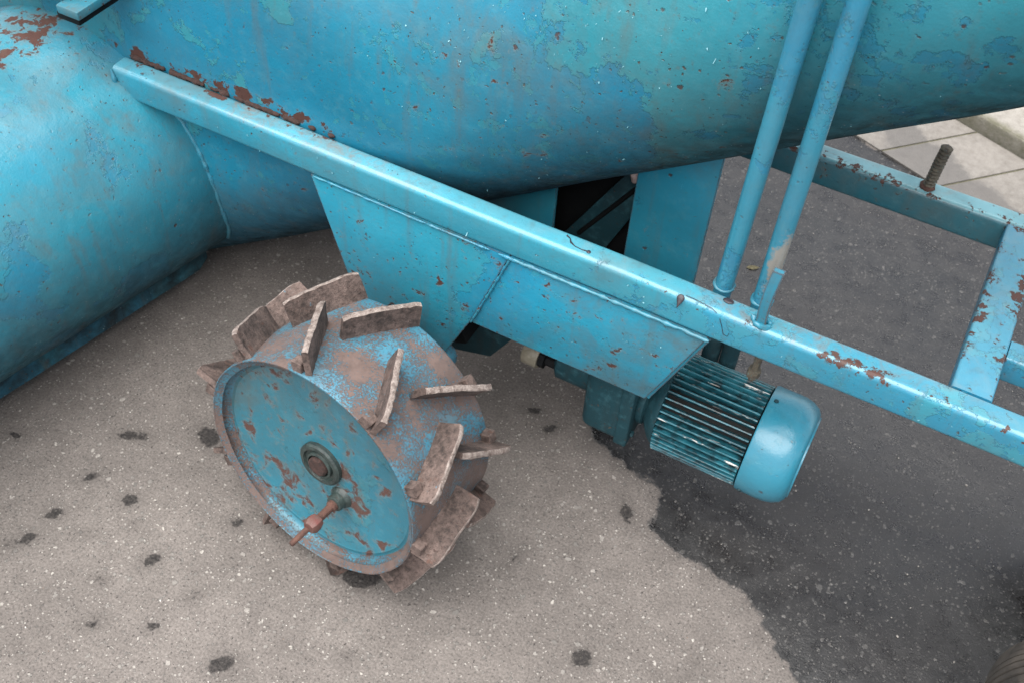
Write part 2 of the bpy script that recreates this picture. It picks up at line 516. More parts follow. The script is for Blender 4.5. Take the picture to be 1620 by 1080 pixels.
def asphalt_mat():
    s = NT('asphalt')
    wet = s.n('Attribute', 2, {'attribute_name': 'wet'})
    oil = s.n('Attribute', 2, {'attribute_name': 'oil'})
    wn = s.m('ADD', wet, s.m('MULTIPLY', s.m('SUBTRACT', s.noise(34, 9, .72), .5), .055))
    wm = s.step(wn, -.0025, .0035)
    damp = s.step(wn, -.035, .0, 0., .16)
    on = s.m('ADD', oil, s.m('MULTIPLY', s.m('SUBTRACT', s.noise(95, 5, .7), .5), .017))
    om = s.step(on, -.0008, .0018)
    # binder
    a = s.noise(260, 5, .7)
    b = s.noise(26, 6, .65)
    cbig = s.noise(3.2, 5, .6, off=(2, 5, 0))
    dry = s.mix(s.step(a, .3, .7), (0.070, 0.061, 0.055), (0.168, 0.148, 0.135))
    dry = s.mul(dry, s.step(b, .3, .7, .84, 1.12))
    dry = s.mul(dry, s.step(cbig, .3, .7, .78, 1.14))
    wetc = s.mix(s.step(a, .3, .7), (0.0042, 0.0040, 0.0040), (0.0125, 0.0116, 0.0112))
    wetc = s.mul(wetc, s.step(b, .3, .7, .8, 1.2))
    wetc = s.mul(wetc, s.step(s.noise(4.5, 4, .6), .3, .7, .75, 1.3))
    warm = s.step(s.noise(2.4, 3, .5, off=(1, 7, 0)), .42, .62)
    wetc = s.mix(s.m('MULTIPLY', warm, .5), wetc, (0.0125, 0.0095, 0.0075))
    c = s.mix(wm, s.mul(dry, s.m('SUBTRACT', 1., damp)), wetc)
    # aggregate of three sizes, each stone its own colour
    hh = None
    stones = None
    for sc, share, rr, o in ((66, .22, .32, 0), (112, .36, .37, 1), (200, .46, .42, 2)):
        v3 = s.n('VectorMath', props={'operation': 'MULTIPLY_ADD'}, _0=s.pos, _1=(1, 1, 0), _2=(o * 1.7, o * 2.3, 0))
        warp = s.n('TexNoise', 1, None, Vector=v3, Scale=sc * 1.3, Detail=2.)
        v3 = s.n('VectorMath', props={'operation': 'MULTIPLY_ADD'}, _0=warp, _1=(.7 / sc,) * 3, _2=v3)
        d = s.vor(sc, 0, 1., v3)
        cc = s.n('SeparateColor', 0, None, Color=s.vor(sc, 1, 1., v3))
        c2 = s.n('SeparateColor', 1, None, Color=s.vor(sc, 1, 1., v3))
        c3 = s.n('SeparateColor', 2, None, Color=s.vor(sc, 1, 1., v3))
        pick = s.step(cc, 1 - share, 1 - share + .01)
        sm = s.m('MULTIPLY', pick, s.step(d, s.m('MULTIPLY', rr, s.step(c2, 0, 1, .45, 1.)), s.m('MULTIPLY', rr * .8, s.step(c2, 0, 1, .45, 1.))))
        rampn = s.t.nodes.new('ShaderNodeValToRGB')
        el = rampn.color_ramp.elements
        el[0].position, el[0].color = 0., (.060, .055, .05, 1)
        el[1].position, el[1].color = 1., (.62, .585, .54, 1)
        for ps, cl in ((.30, (.13, .12, .11, 1)), (.45, (.24, .22, .20, 1)), (.70, (.36, .335, .30, 1)), (.82, (.24, .145, .09, 1)), (.90, (.46, .435, .40, 1))):
            x = el.new(ps)
            x.color = cl
        s.put(rampn.inputs[0], c3)
        scol = s.mix(s.m('MULTIPLY', wm, .78), rampn.outputs[0], (0.02, 0.019, 0.018))
        fade = s.step(s.noise(sc * 2.2, 2, .5), .25, .6, .5, 1.)
        c = s.mix(s.m('MULTIPLY', sm, fade), c, scol)
        hh = sm if hh is None else s.m('MAXIMUM', hh, sm)
    # dark pores
    po = s.noise(190, 4, .7, off=(5, 5, 5))
    pm = s.step(po, .62, .72)
    c = s.mix(s.m('MULTIPLY', pm, .55), c, (0.03, 0.028, 0.026))
    c = s.mul(c, s.step(s.m('ADD', oil, s.m('MULTIPLY', s.m('SUBTRACT', b, .5), .03)), -.016, .002, 1., .78))
    c = s.mix(s.m('MULTIPLY', om, s.step(s.noise(210, 3, .6), .3, .66, 1., .6)), c, (0.009, 0.008, 0.008))
    h = s.m('ADD', s.m('MULTIPLY', a, .6), s.m('MULTIPLY', hh, .45))
    h = s.m('ADD', h, s.m('MULTIPLY', pm, -.8))
    h = s.m('ADD', h, s.m('MULTIPLY', b, .8))
    h = s.m('MULTIPLY', h, s.step(wm, 0, 1, 1., .75))
    nrm = s.bump(h, .0022)
    nrm = s.bump(s.noise(7, 3, .5), .010, .6, nrm)
    ro = s.mix(wm, (.9, .9, .9), s.mix(s.step(b, .35, .65), (.20, .20, .20), (.50, .50, .50)))
    return s.done(c, ro, nrm, spec=s.step(wm, 0, 1, .30, .70))

M = {}
M['asphalt'] = asphalt_mat()

def ax_coords(lo, hi, f0, f1, step):
    core = list(np.arange(f0, f1 + 1e-9, step))
    left, right = [], []
    d = step
    x = f0
    while x > lo:
        d *= 1.35
        x -= d
        left.append(max(x, lo))
    d = step
    x = f1
    while x < hi:
        d *= 1.35
        x += d
        right.append(min(x, hi))
    return np.array(left[::-1] + core + right)

def ground():
    xs = ax_coords(-60, 60, -1.2, 1.1, .011)
    ys = ax_coords(-60, 60, -.75, 1.6, .011)
    gx, gy = np.meshgrid(xs, ys)
    nx, ny = len(xs), len(ys)
    v = np.stack([gx.ravel(), gy.ravel(), np.zeros(nx * ny)], 1)
    i = np.arange(nx * ny).reshape(ny, nx)
    f = np.stack([i[:-1, :-1], i[:-1, 1:], i[1:, 1:], i[1:, :-1]], -1).reshape(-1, 4)
    me = bpy.data.meshes.new('asphalt_ground')
    me.vertices.add(len(v))
    me.vertices.foreach_set('co', v.ravel())
    me.loops.add(f.size)
    me.loops.foreach_set('vertex_index', f.ravel())
    me.polygons.add(len(f))
    me.polygons.foreach_set('loop_start', np.arange(0, f.size, 4))
    me.update(calc_edges=True)
    set_fields(me)
    me.materials.append(M['asphalt'])
    o = link('asphalt_ground', me)
    o['kind'] = 'structure'
    o['label'] = 'rough asphalt ground, dry and brown at the left, wet and dark at the right'
    return o

ground()

# ---------------------------------------------------------------- pavement slabs and kerb
def concrete_mat(name, c1, c2, wetable=False, moss=None):
    s = NT(name)
    a = s.noise(60, 7, .68)
    c = s.mix(s.step(a, .3, .72), c1, c2)
    c = s.mul(c, s.step(s.noise(5, 4, .55), .3, .7, .86, 1.1))
    sp = s.noise(330, 3, .6)
    c = s.mix(s.step(sp, .63, .72, 0, .6), c, (0.08, 0.075, 0.07))
    ro = .85
    if moss:
        y = s.m('ADD', moss(s), s.m('MULTIPLY', s.m('SUBTRACT', s.noise(40, 6, .7), .5), .035))
        mm = s.step(y, .012, -.006)
        c = s.mix(s.m('MULTIPLY', mm, .85), c, s.mix(s.noise(120, 4, .6), (0.045, 0.045, 0.024), (0.13, 0.122, 0.080)))
    if wetable:
        wet = s.n('Attribute', 2, {'attribute_name': 'wet'})
        wn = s.m('ADD', wet, s.m('MULTIPLY', s.m('SUBTRACT', s.noise(22, 9, .72), .5), .085))
        wm = s.step(wn, -.006, .012)
        c = s.mix(wm, c, s.mix(a, (0.074, 0.068, 0.063), (0.125, 0.116, 0.106)))
        ro = s.mix(wm, (.9, .9, .9), (.5, .5, .5))
    nrm = s.bump(s.m('ADD', a, s.noise(240, 4, .6)), .0012)
    return s.done(c, ro, nrm, spec=.35)

KA = rad(-21.5)
KD = Vector((math.cos(KA), math.sin(KA), 0))          # along the kerb
KN = Vector((-KD.y, KD.x, 0))
K0 = Vector((.426, 1.367, 0))
JD = Vector((math.cos(rad(47)), math.sin(rad(47)), 0))  # along the joints between slabs

def moss_line(s):
    d = s.n('VectorMath', 1, {'operation': 'DOT_PRODUCT'}, _0=s.n('VectorMath', props={'operation': 'SUBTRACT'}, _0=s.pos, _1=tuple(K0)), _1=tuple(KN))
    return s.m('SUBTRACT', s.m('ABSOLUTE', s.m('SUBTRACT', d, .004)), .004)

M['slab'] = concrete_mat('slab_concrete', (0.135, 0.122, 0.108), (0.205, 0.190, 0.172), True, lambda s: s.m('ADD', moss_line(s), .012))
M['kerb'] = concrete_mat('kerb_concrete', (0.17, 0.155, 0.135), (0.25, 0.235, 0.21), False, moss_line)
M['joint'] = plain('joint_soil', (0.05, 0.05, 0.03), (0.11, 0.10, 0.06), .95, 120)

pav = bpy.data.objects.new('pavement', None)
col.objects.link(pav)
pav['kind'] = 'structure'
pav['label'] = 'pale concrete slab pavement along the kerb behind the machine'
j0 = (Vector((.4237, 1.278, 0)) - K0).dot(KD) - (Vector((.4237, 1.278, 0)) - K0).dot(KN) * JD.dot(KD) / JD.dot(KN)
j1 = (Vector((.5535, 1.2095, 0)) - K0).dot(KD) - (Vector((.5535, 1.2095, 0)) - K0).dot(KN) * JD.dot(KD) / JD.dot(KN)
pitch = j1 - j0
depth = .235 / JD.dot(KN)
def slab_grid(s0, s1, name):
    bm = bmesh.new()
    n1, n2 = 14, 20
    g = [[None] * (n2 + 1) for _ in range(n1 + 1)]
    lo = []
    for i in range(n1 + 1):
        for j in range(n2 + 1):
            p = K0 - KN * .004 + KD * (s0 + (s1 - s0) * i / n1) - JD * (depth * (1 - j / n2))
            e = min(i, n1 - i, j, n2 - j)
            g[i][j] = bm.verts.new((p.x, p.y, .0060 - (.0018 if e == 0 else 0)))
    for i in range(n1):
        for j in range(n2):
            bm.faces.new((g[i][j], g[i + 1][j], g[i + 1][j + 1], g[i][j + 1]))
    bd = [e for e in bm.edges if e.is_boundary]
    ex = bmesh.ops.extrude_edge_only(bm, edges=bd)
    for v in ex['geom']:
        if isinstance(v, bmesh.types.BMVert):
            v.co.z = -.02
    o = to_obj(name, bm, M['slab'], pav, 35)
    set_fields(o.data)
    return o
for k in range(-4, 7):
    slab_grid(j0 + pitch * k + .003, j0 + pitch * (k + 1) - .003, 'paving_slab')
bm = bmesh.new()
for sgn in (1,):
    q = [K0 + KD * (j0 + pitch * -4.2) - JD * (depth * 1.0), K0 + KD * (j0 + pitch * 7.2) - JD * (depth * 1.0),
         K0 + KD * (j0 + pitch * 7.2), K0 + KD * (j0 + pitch * -4.2)]
    bm.faces.new([bm.verts.new((p.x, p.y, .0016)) for p in q])
to_obj('joint_bed', bm, M['joint'], pav, 0)

kerb = bpy.data.objects.new('kerb', None)
col.objects.link(kerb)
kerb['kind'] = 'structure'
kerb['label'] = 'pale concrete kerb with a mossy foot beyond the paving slabs'
for k in range(-3, 4):
    bm = bmesh.new()
    box(bm, (k * .5 + .002, 0, -.05), ((k + 1) * .5 - .002, .30, .045), .010, 3)
    R = Matrix((KD, KN, Vector((0, 0, 1)))).transposed().to_4x4()
    bmesh.ops.subdivide_edges(bm, edges=bm.edges[:], cuts=3, use_grid_fill=True)
    bmesh.ops.transform(bm, matrix=Matrix.Translation(K0) @ R, verts=bm.verts)
    to_obj('kerb_stone', bm, M['kerb'], kerb, 35)

# ---------------------------------------------------------------- machine materials
def rail_joint(s):
    """rust creeping along the welded joint between rail and auger tube"""
    o = s.xyz()
    dy = s.m('SUBTRACT', o[1], .030)
    dz = s.m('SUBTRACT', o[2], .530)
    d = s.m('SQRT', s.m('ADD', s.m('MULTIPLY', dy, dy), s.m('MULTIPLY', dz, dz)))
    a = s.step(d, .022, .004, 0., .40)
    x = s.m('MULTIPLY', s.step(o[0], -.24, -.34), s.step(o[0], -.80, -.72, .5, 1.))
    n_ = s.step(s.noise(34, 6, .65, off=(3, 3, 3)), .38, .56)
    return s.m('MULTIPLY', s.m('MULTIPLY', a, x), n_)

def frame_wear(s):
    """chipped paint and rust along the upper edges of the frame members"""
    o = s.xyz()
    def near(i, a, j, b):
        u = s.m('SUBTRACT', o[i], a)
        v = s.m('SUBTRACT', o[j], b)
        return s.m('SQRT', s.m('ADD', s.m('MULTIPLY', u, u), s.m('MULTIPLY', v, v)))
    d1 = s.m('ADD', near(1, 0., 2, .52), s.step(o[0], .25, -.05, 0., .03))
    d = s.m('MINIMUM', s.m('MINIMUM', d1, near(1, .366, 2, .52)), s.m('MINIMUM', near(0, .548, 2, .519), near(0, .598, 2, .519)))
    a = s.step(d, .024, .001, 0., .36)
    n_ = s.step(s.noise(55, 8, .75, off=(7, 3, 1)), .44, .62)
    e = s.m('MULTIPLY', a, n_)
    return s.m('MAXIMUM', e, rail_joint(s))

def trough_joint(s):
    """bare rusty band where the hopper stands on the trough"""
    o = s.xyz()
    a = s.step(o[2], .520, .549, 0., .27)
    b = s.step(o[0], -.66, -.76)
    c = s.step(o[1], -.35, -.20)
    return s.m('MULTIPLY', s.m('MULTIPLY', a, b), c)

def rail_film(s):
    o = s.xyz()
    z = s.step(o[2], .512, .519)
    a = s.m('MULTIPLY', s.step(o[0], -.62, -.50), s.step(o[0], -.10, -.30))
    b = s.m('MULTIPLY', s.step(o[0], .20, .28), s.step(o[0], .62, .40))
    return s.m('MULTIPLY', z, s.m('MAXIMUM', a, b))
def tube_coats(s):
    return s.step(s.xyz()[0], -.45, .45, -.10, .17)
def tube_belly(s):  # splash grime plus the tube's underside shade, darkening downwards
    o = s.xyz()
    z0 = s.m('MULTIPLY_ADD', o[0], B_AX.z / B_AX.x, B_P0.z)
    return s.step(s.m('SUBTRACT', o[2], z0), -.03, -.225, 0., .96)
def trough_belly(s):  # dirt streaks plus painted shade towards the trough's bottom
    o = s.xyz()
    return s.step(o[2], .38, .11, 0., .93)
def pole_bare(s):
    d = s.n('VectorMath', 1, {'operation': 'LENGTH'}, _0=s.n('VectorMath', props={'operation': 'MULTIPLY'}, _0=s.n('VectorMath', props={'operation': 'SUBTRACT'}, _0=s.pos, _1=(.312, .033, .60)), _1=(1.6, 1.6, .35)))
    return s.m('SUBTRACT', d, .017)
M['tube'] = paint('tube_paint', blue=(0.010, 0.140, 0.225), teal=(0.025, 0.175, 0.212), bias=tube_coats, spec=.30, patch=.50, pscale=8, rust=.24, rscale=34, dirt=.50, joint=rail_joint, rough=.27, pits=1., grime_shade=tube_belly, wash=(.0, .45))
M['trough'] = paint('trough_paint', spec=.38, teal=(0.024, 0.176, 0.222), patch=.44, pscale=5, rust=.24, rscale=46, dirt=.55, off=(4, 1, 2), joint=trough_joint, rough=.27, pits=.8, grime_shade=trough_belly)
M['rail'] = paint('rail_paint', blue=(0.014, 0.185, 0.298), teal=(0.034, 0.225, 0.284), patch=.48, pscale=12, rust=.20, rscale=30, dirt=.55, edge=.0, off=(1, 2, 3), rough=.24, joint=frame_wear, chalk_toplight=.22, film=rail_film)
M['front'] = paint('front_frame_paint', blue=(0.012, 0.160, 0.275), teal=(0.030, 0.200, 0.265), patch=.46, pscale=12, rust=.36, rscale=38, dirt=.40, edge=.1, off=(1, 2, 3), rough=.34, joint=frame_wear, chalk_toplight=.30)
M['far'] = paint('far_rail_shade_paint', blue=(0.010, 0.085, 0.120), teal=(0.014, 0.096, 0.122), patch=.46, pscale=12, rust=.36, rscale=44, dirt=.40, edge=.1, off=(5, 2, 3), rough=.36, joint=frame_wear, chalk_toplight=.85)  # darker copy of the frame paint, the front's shade is in the colour
M['plate'] = paint('plate_paint', spec=.32, blue=(0.012, 0.180, 0.295), teal=(0.026, 0.212, 0.272), patch=.52, pscale=7, rust=.42, rscale=46, dirt=.55, edge=.3, pits=.8, off=(2, 6, 1), rough=.27)
M['support'] = paint('support_paint', spec=.30, blue=(0.010, 0.160, 0.270), teal=(0.021, 0.185, 0.240), patch=.45, pscale=6, rust=.24, rscale=36, dirt=.45, edge=.35, off=(5, 2, 4), rough=.40)
M['pole'] = paint('pole_paint', blue=(0.018, 0.170, 0.290), teal=(0.034, 0.205, 0.270), patch=.52, pscale=10, rust=.12, dirt=.25, off=(3, 3, 1), rough=.27, pits=.6, bare=pole_bare)
M['hook'] = paint('hook_paint', patch=.45, pscale=30, rust=.45, rscale=160, dirt=.5, edge=.4, rough=.4)
M['lip'] = paint('hopper_lip_paint', blue=(0.010, 0.12, 0.19), teal=(0.02, 0.14, 0.18), rust=.66, rscale=60, dirt=.8, spec=.3, rough=.5)
M['weld'] = paint('weld_paint', patch=.40, pscale=20, rust=.30, rscale=60, dirt=.45, rough=.42)
M['drum'] = paint('drum_paint', blue=(0.022, 0.135, 0.205), teal=(0.034, 0.145, 0.195), patch=.6, rust=.30, rscale=18, dirt=.7, fine=.58, rough=.55,
                  dirtcol=(0.10, 0.070, 0.058))
M['disc'] = paint('disc_paint', blue=(0.012, 0.115, 0.165), teal=(0.024, 0.125, 0.155), patch=.55, pscale=9, rust=.60, rscale=34, rsoft=.06, dirt=.85, rough=.40, off=(6, 4, 2),
                  dirtcol=(0.075, 0.068, 0.05))
M['rim'] = paint('rim_paint', blue=(0.024, 0.140, 0.22), teal=(0.040, 0.155, 0.20), patch=.55, rust=.40, rscale=24, dirt=1., fine=.34, rough=.55, off=(1, 4, 2), dirtcol=(0.075, 0.065, 0.05))
M['motor'] = paint('motor_paint', blue=(0.018, 0.155, 0.225), teal=(0.026, 0.172, 0.235), patch=.5, pscale=9, rust=.10, dirt=.20, rough=.27, off=(8, 2, 5), pits=.4, peel=.4)
M['gear'] = paint('gearbox_paint', blue=(0.006, 0.032, 0.042), teal=(0.009, 0.038, 0.048), patch=.5, pscale=9, rust=.16, dirt=.9, rough=.55, spec=.22, off=(8, 5, 5), pits=.6, peel=.4,
                  dirtcol=(0.025, 0.022, 0.018))
M['black'] = plain('black_metal_gap_shade', (0.002, 0.0025, 0.003), (0.005, 0.0055, 0.006), .6, 30, spec=.15)  # black metal, also used as painted shade in gaps and cavities
M['rubber'] = plain('black_rubber', (0.016, 0.014, 0.012), (0.060, 0.050, 0.041), .8, 28, .0008)
M['tar'] = plain('dried_tar', (0.010, 0.008, 0.012), (0.030, 0.022, 0.028), .45, 90, .0004)
def lug_mat():
    s = NT('lug_rust')
    a = s.noise(120, 7, .72, .3)
    b = s.noise(16, 4, .6, .5, off=(3, 3, 3))
    t = s.m('ADD', s.m('MULTIPLY', a, .6), s.m('MULTIPLY', b, .55))
    c = s.mix(s.step(t, .46, .68), (0.021, 0.013, 0.010), (0.130, 0.090, 0.076))
    c = s.mix(s.step(s.noise(260, 4, .7), .56, .66), c, (0.040, 0.021, 0.016))
    c = s.mix(s.m('MULTIPLY', s.step(s.noise(30, 6, .7, off=(8, 1, 1)), .60, .68), .7), c, (0.10, 0.042, 0.026))
    c = s.mix(s.m('MULTIPLY', s.step(s.noise(24, 7, .7, off=(1, 9, 1)), .66, .69), .8), c, (0.035, 0.16, 0.23))
    return s.done(c, .78, s.bump(s.m('ADD', a, s.noise(330, 4, .7)), .0016))
M['lug'] = lug_mat()
M['lugedge'] = plain('lug_worn_edge', (0.052, 0.030, 0.022), (0.30, 0.25, 0.222), .7, 130, .0016, speck=(0.070, 0.036, 0.026))
M['rustsolid'] = plain('solid_rust', (0.035, 0.016, 0.012), (0.100, 0.044, 0.030), .85, 90, .001, speck=(0.04, 0.02, 0.015))
M['crust'] = plain('crusted_rust', (0.010, 0.006, 0.005), (0.052, 0.023, 0.017), .9, 120, .0012)
M['redpaint'] = plain('faded_red_paint', (0.10, 0.022, 0.018), (0.085, 0.055, 0.045), .6, 60, .0008, speck=(0.10, 0.05, 0.035))
M['hub'] = plain('greasy_hub', (0.008, 0.014, 0.0135), (0.036, 0.052, 0.047), .45, 60, .0008, speck=(0.03, 0.025, 0.02))
M['thread'] = plain('rusty_thread', (0.030, 0.022, 0.017), (0.105, 0.090, 0.062), .75, 120, .0006, speck=(0.06, 0.12, 0.12))
M['cream'] = plain('cream_plastic', (0.11, 0.095, 0.065), (0.21, 0.19, 0.15), .5, 45)
M['pinkstone'] = plain('pinkish_board', (0.24, 0.15, 0.13), (0.42, 0.32, 0.29), .8, 50)
M['chip'] = plain('lifted_paint', (0.07, 0.20, 0.24), (0.17, 0.36, 0.41), .45, 80)

def fin_mat():
    s = NT('scuffed_fin_paint')
    o = s.xyz()
    p = s.n('CombineXYZ', 0, None, X=s.m('MULTIPLY', o[0], 14.), Y=s.m('MULTIPLY', o[1], 60.), Z=s.m('MULTIPLY', o[2], 60.))
    st = s.n('TexNoise', 0, None, Vector=p, Scale=1.6, Detail=6., Roughness=.7)
    sm = s.step(st, .605, .645)
    c = s.mix(s.step(s.noise(20, 5, .6), .35, .65), (0.007, 0.055, 0.074), (0.022, 0.140, 0.178))
    c = s.mix(s.step(s.noise(60, 5, .7), .46, .64, 0, .85), c, (0.009, 0.009, 0.009))
    c = s.mix(sm, c, (0.52, 0.50, 0.47))
    return s.done(c, s.mix(sm, (.34, .34, .34), (.5, .5, .5)), s.bump(st, .0008), 0.)
M['fin'] = fin_mat()

# ---------------------------------------------------------------- the machine
root = bpy.data.objects.new('screw_elevator', None)
col.objects.link(root)
root['label'] = 'worn blue painted screw elevator with a steel frame, drum trough and spiked wheel'
root['category'] = 'machine'

# auger tube -----------------------------------------------------
B_SIDE = Vector((0, -1, 0))
B_UP = Vector((-B_AX.z, 0, B_AX.x))
def tube_pt_at(s_, ph):
    """point of the tube skin: a round pipe that opens into a U-shaped, flat-sided trough low down"""
    m_ = min(1, max(0, (-.02 - s_) / .55))
    m_ = m_ * m_ * (3 - 2 * m_)
    a, b = math.cos(ph), math.sin(ph)
    ub = b * (1 + .03 * m_) if b < 0 else b * (1 + 1.0 * m_)
    ua = a
    if b > 0 and m_ > 0:
        ua = a * (1 - m_) + m_ * math.copysign(min(1, abs(a) * 2.2) if b > .85 else 1, a) if abs(a) > 1e-6 else 0
    dent = .0022 * noise.noise(Vector((s_ * 6, math.cos(ph) * 2.5, math.sin(ph) * 2.5)))
    return B_P0 + B_AX * s_ + (B_SIDE * ua + B_UP * ub) * (B_R + dent)
bm = bmesh.new()
rows = []
for i in range(71):
    s_ = -1.05 + 2.75 * i / 70
    rows.append([bm.verts.new(tube_pt_at(s_, 2 * PI * k / 112)) for k in range(112)])
for A, B in zip(rows, rows[1:]):
    for k in range(112):
        bm.faces.new((A[k], A[(k + 1) % 112], B[(k + 1) % 112], B[k]))
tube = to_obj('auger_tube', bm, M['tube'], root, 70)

def trough_x(p):
    q = p - A_P0
    q = q - A_AX * q.dot(A_AX)
    return q.length - A_R
path = []
for k in range(60):
    ph = rad(-100 + 118 * k / 59)
    lo, hi = -1.0, .4
    if trough_x(tube_pt_at(lo, ph)) > 0:
        continue
    for _ in range(40):
        mid = (lo + hi) / 2
        if trough_x(tube_pt_at(mid, ph)) < 0:
            lo = mid
        else:
            hi = mid
    path.append(tube_pt_at(lo, ph))
to_obj('weld_bead', bead(path, .0038, 2., .005), M['weld'], tube, 60)

def flakes(name, parent, n, centre_fn, mat, seed):
    r = random.Random(seed)
    bm = bmesh.new()
    for _ in range(n):
        got = centre_fn(r)
        if got is None:
            continue
        p, nn = got
        u = nn.orthogonal().normalized()
        u = Matrix.Rotation(r.uniform(0, 2 * PI), 3, nn) @ u
        v = nn.cross(u)
        L, Wd = min(.006, .0012 * math.exp(r.gauss(0, .55))), min(.004, .0010 * math.exp(r.gauss(0, .5)))
        lift = r.uniform(.25, .9) * L
        row = []
        for i in range(4):
            f = i / 3
            row.append([bm.verts.new(p + u * (L * f) + v * (Wd * (j - .5) * (1 - .5 * f + .25 * r.random())) + nn * (.0002 + lift * f * f)) for j in (0, 1)])
        for A, B in zip(row, row[1:]):
            bm.faces.new((A[0], A[1], B[1], B[0]))
    o = to_obj(name, bm, mat, parent, 60)
    o['kind'] = 'stuff'
    o['label'] = 'curled pale flakes of lifting paint'
    return o

def tube_pt(r):
    # clusters on the flank
    cl = r.choice([(-.02, 20, .05), (.06, 25, .06), (.13, 10, .05), (-.10, 30, .05), (.02, 5, .08), (.22, 28, .08), (-.18, 18, .06), (.10, -35, .16), (.05, -38, .18), (.2, 0, .3)])
    s_ = r.gauss(cl[0], cl[2])
    el = rad(r.gauss(cl[1], 9))
    p = tube_pt_at(s_, el)
    nn = (tube_pt_at(s_, el + .01) - tube_pt_at(s_, el - .01)).cross(B_AX).normalized()
    if nn.y > 0:
        nn = -nn
    return p + nn * .0004, nn
flakes('paint_flakes', tube, 220, tube_pt, M['chip'], 3)

# trough ---------------------------------------------------------
bm = bmesh.new()
lathe(bm, [(A_R, -1.5 + 2.3 * i / 46) for i in range(47)], A_P0, A_AX, 112, .0014)
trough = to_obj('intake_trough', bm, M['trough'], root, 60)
bm = bmesh.new()
ang = rad(-58)
nA = Vector((A_AX.y, -A_AX.x, 0))                       # horizontal, towards the wheel side
pts = []
sec = [(A_R - .004, ang - .02), (A_R + .030, ang - .050), (A_R + .034, ang - .025), (A_R + .001, ang + .018)]
rows = []
for i in range(60):
    d = -1.4 + 1.52 * i / 59
    jj = .0005 * noise.noise(Vector((d * 14, 0, 0)))
    cut = .012 if i == 59 else 0
    rows.append([bm.verts.new(A_P0 + A_AX * d + (nA * math.cos(t) + Vector((0, 0, 1)) * math.sin(t)) * (r_ + jj - cut * (r_ > A_R + .01))) for r_, t in sec])
for A, B in zip(rows, rows[1:]):
    for k in range(4):
        bm.faces.new((A[k], A[(k + 1) % 4], B[(k + 1) % 4], B[k]))
bm.faces.new(rows[0])
bm.faces.new(rows[-1][::-1])
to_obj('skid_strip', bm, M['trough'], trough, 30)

# hopper standing over the trough ---------------------------------
bm = bmesh.new()
hx, hy, hz = -.7025, -.060, .664
for (lo, hi) in (((hx - .9, hy, hz), (hx, hy + .006, hz + .5)), ((hx - .006, hy + .0065, hz), (hx, hy + .9, hz + .5))):
    box(bm, lo, hi, .0015)
hop = to_obj('hopper', bm, M['front'], root, 35)
bm = bmesh.new()
box(bm, (hx - .003, hy - .010, hz - .014), (hx + .036, hy + .9, hz - .001), .002)
to_obj('hopper_flange', bm, M['lip'], hop, 35)
bm = bmesh.new()
box(bm, (hx - .010, hy - .006, hz - .026), (hx + .030, hy + .9, hz - .0145), .002)  # dark strip added to draw the shade under the flange
to_obj('hopper_shade_strip', bm, M['black'], hop, 35)
# chassis rails and cross members ---------------------------------
ZR = .52
rail = to_obj('chassis_rail', rail_bm(-.712, 1.6, 0, ZR, seed=1.), M['rail'], root, 50)
rail['label'] = 'near frame rail running diagonally across the picture'
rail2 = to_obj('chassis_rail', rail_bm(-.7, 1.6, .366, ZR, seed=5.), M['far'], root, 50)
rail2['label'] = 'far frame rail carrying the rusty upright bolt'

def cross_bm(x0, wd, y0, y1, ztop, ht, r=.005):
    bm = rail_bm(y0, y1, 0, 0, wd, ht, r, 20)
    for v in bm.verts:
        a, b, c = v.co
        v.co = (x0 + b, a, ztop + c)
    return bm
to_obj('cross_member', cross_bm(.548, .050, .0355, .3665, ZR - .001, .032), M['front'], root, 50)
to_obj('cross_member', rail_bm(.5985, 1.6, .117, ZR - .004, .036, .040, .005, 30), M['front'], root, 50)

to_obj('weld_bead', bead([(-.712, -.0015, .516), (-.708, -.0025, .495), (-.703, -.0015, .470)], .0032, 4.), M['weld'], rail, 60)

# crusty rust along the joint of rail and tube
for x0_, x1_ in ((-.705, -.640), (-.632, -.566), (-.556, -.520), (-.512, -.430), (-.424, -.395), (-.380, -.368), (-.345, -.335)):
    n_ = max(2, int((x1_ - x0_) / .02))
    pts = [(x0_ + (x1_ - x0_) * i / n_, .0365, .5205) for i in range(n_ + 1)]
    to_obj('rust_crust', bead(pts, .0042, x0_ * 10, .003, 1.1), M['crust'], rail, 60)

# axle bracket and gusset plates ------------------------------------
bm = bmesh.new()
prism(bm, [(-.357, .4675), (-.030, .4675), (-.088, .3045), (-.165, .135), (-.262, .135)], .0012, .0075, .0008)
brk = to_obj('axle_bracket', bm, M['plate'], root, 30)
bm = bmesh.new()
prism(bm, [(-.029, .4675), (.259, .4675), (.196, .303), (-.0865, .304)], .0012, .0075, .0008)
gus = to_obj('gusset_plate', bm, M['plate'], root, 30)
bm = bmesh.new()
prism(bm, [(-.357, .4675), (-.030, .4675), (-.088, .3045), (-.165, .135), (-.262, .135)], .3945, .401, .0008)
to_obj('axle_bracket', bm, M['support'], root, 30)
to_obj('weld_bead', bead([(-.352, .0005, .4672), (-.2, -.0008, .4672), (-.06, -.0008, .4668)], .0019, 1., jit=1.2), M['weld'], brk, 60)
to_obj('weld_bead', bead([(-.028, -.001, .466), (-.045, -.001, .418), (-.068, -.001, .355), (-.086, -.0008, .306)], .0019, 3., jit=1.1), M['weld'], gus, 60)
to_obj('weld_bead', bead([(-.045, -.0012, .467), (.1, -.0012, .467), (.22, -.0012, .467), (.262, -.0012, .466)], .0028, 6., jit=1.0), M['weld'], gus, 60)
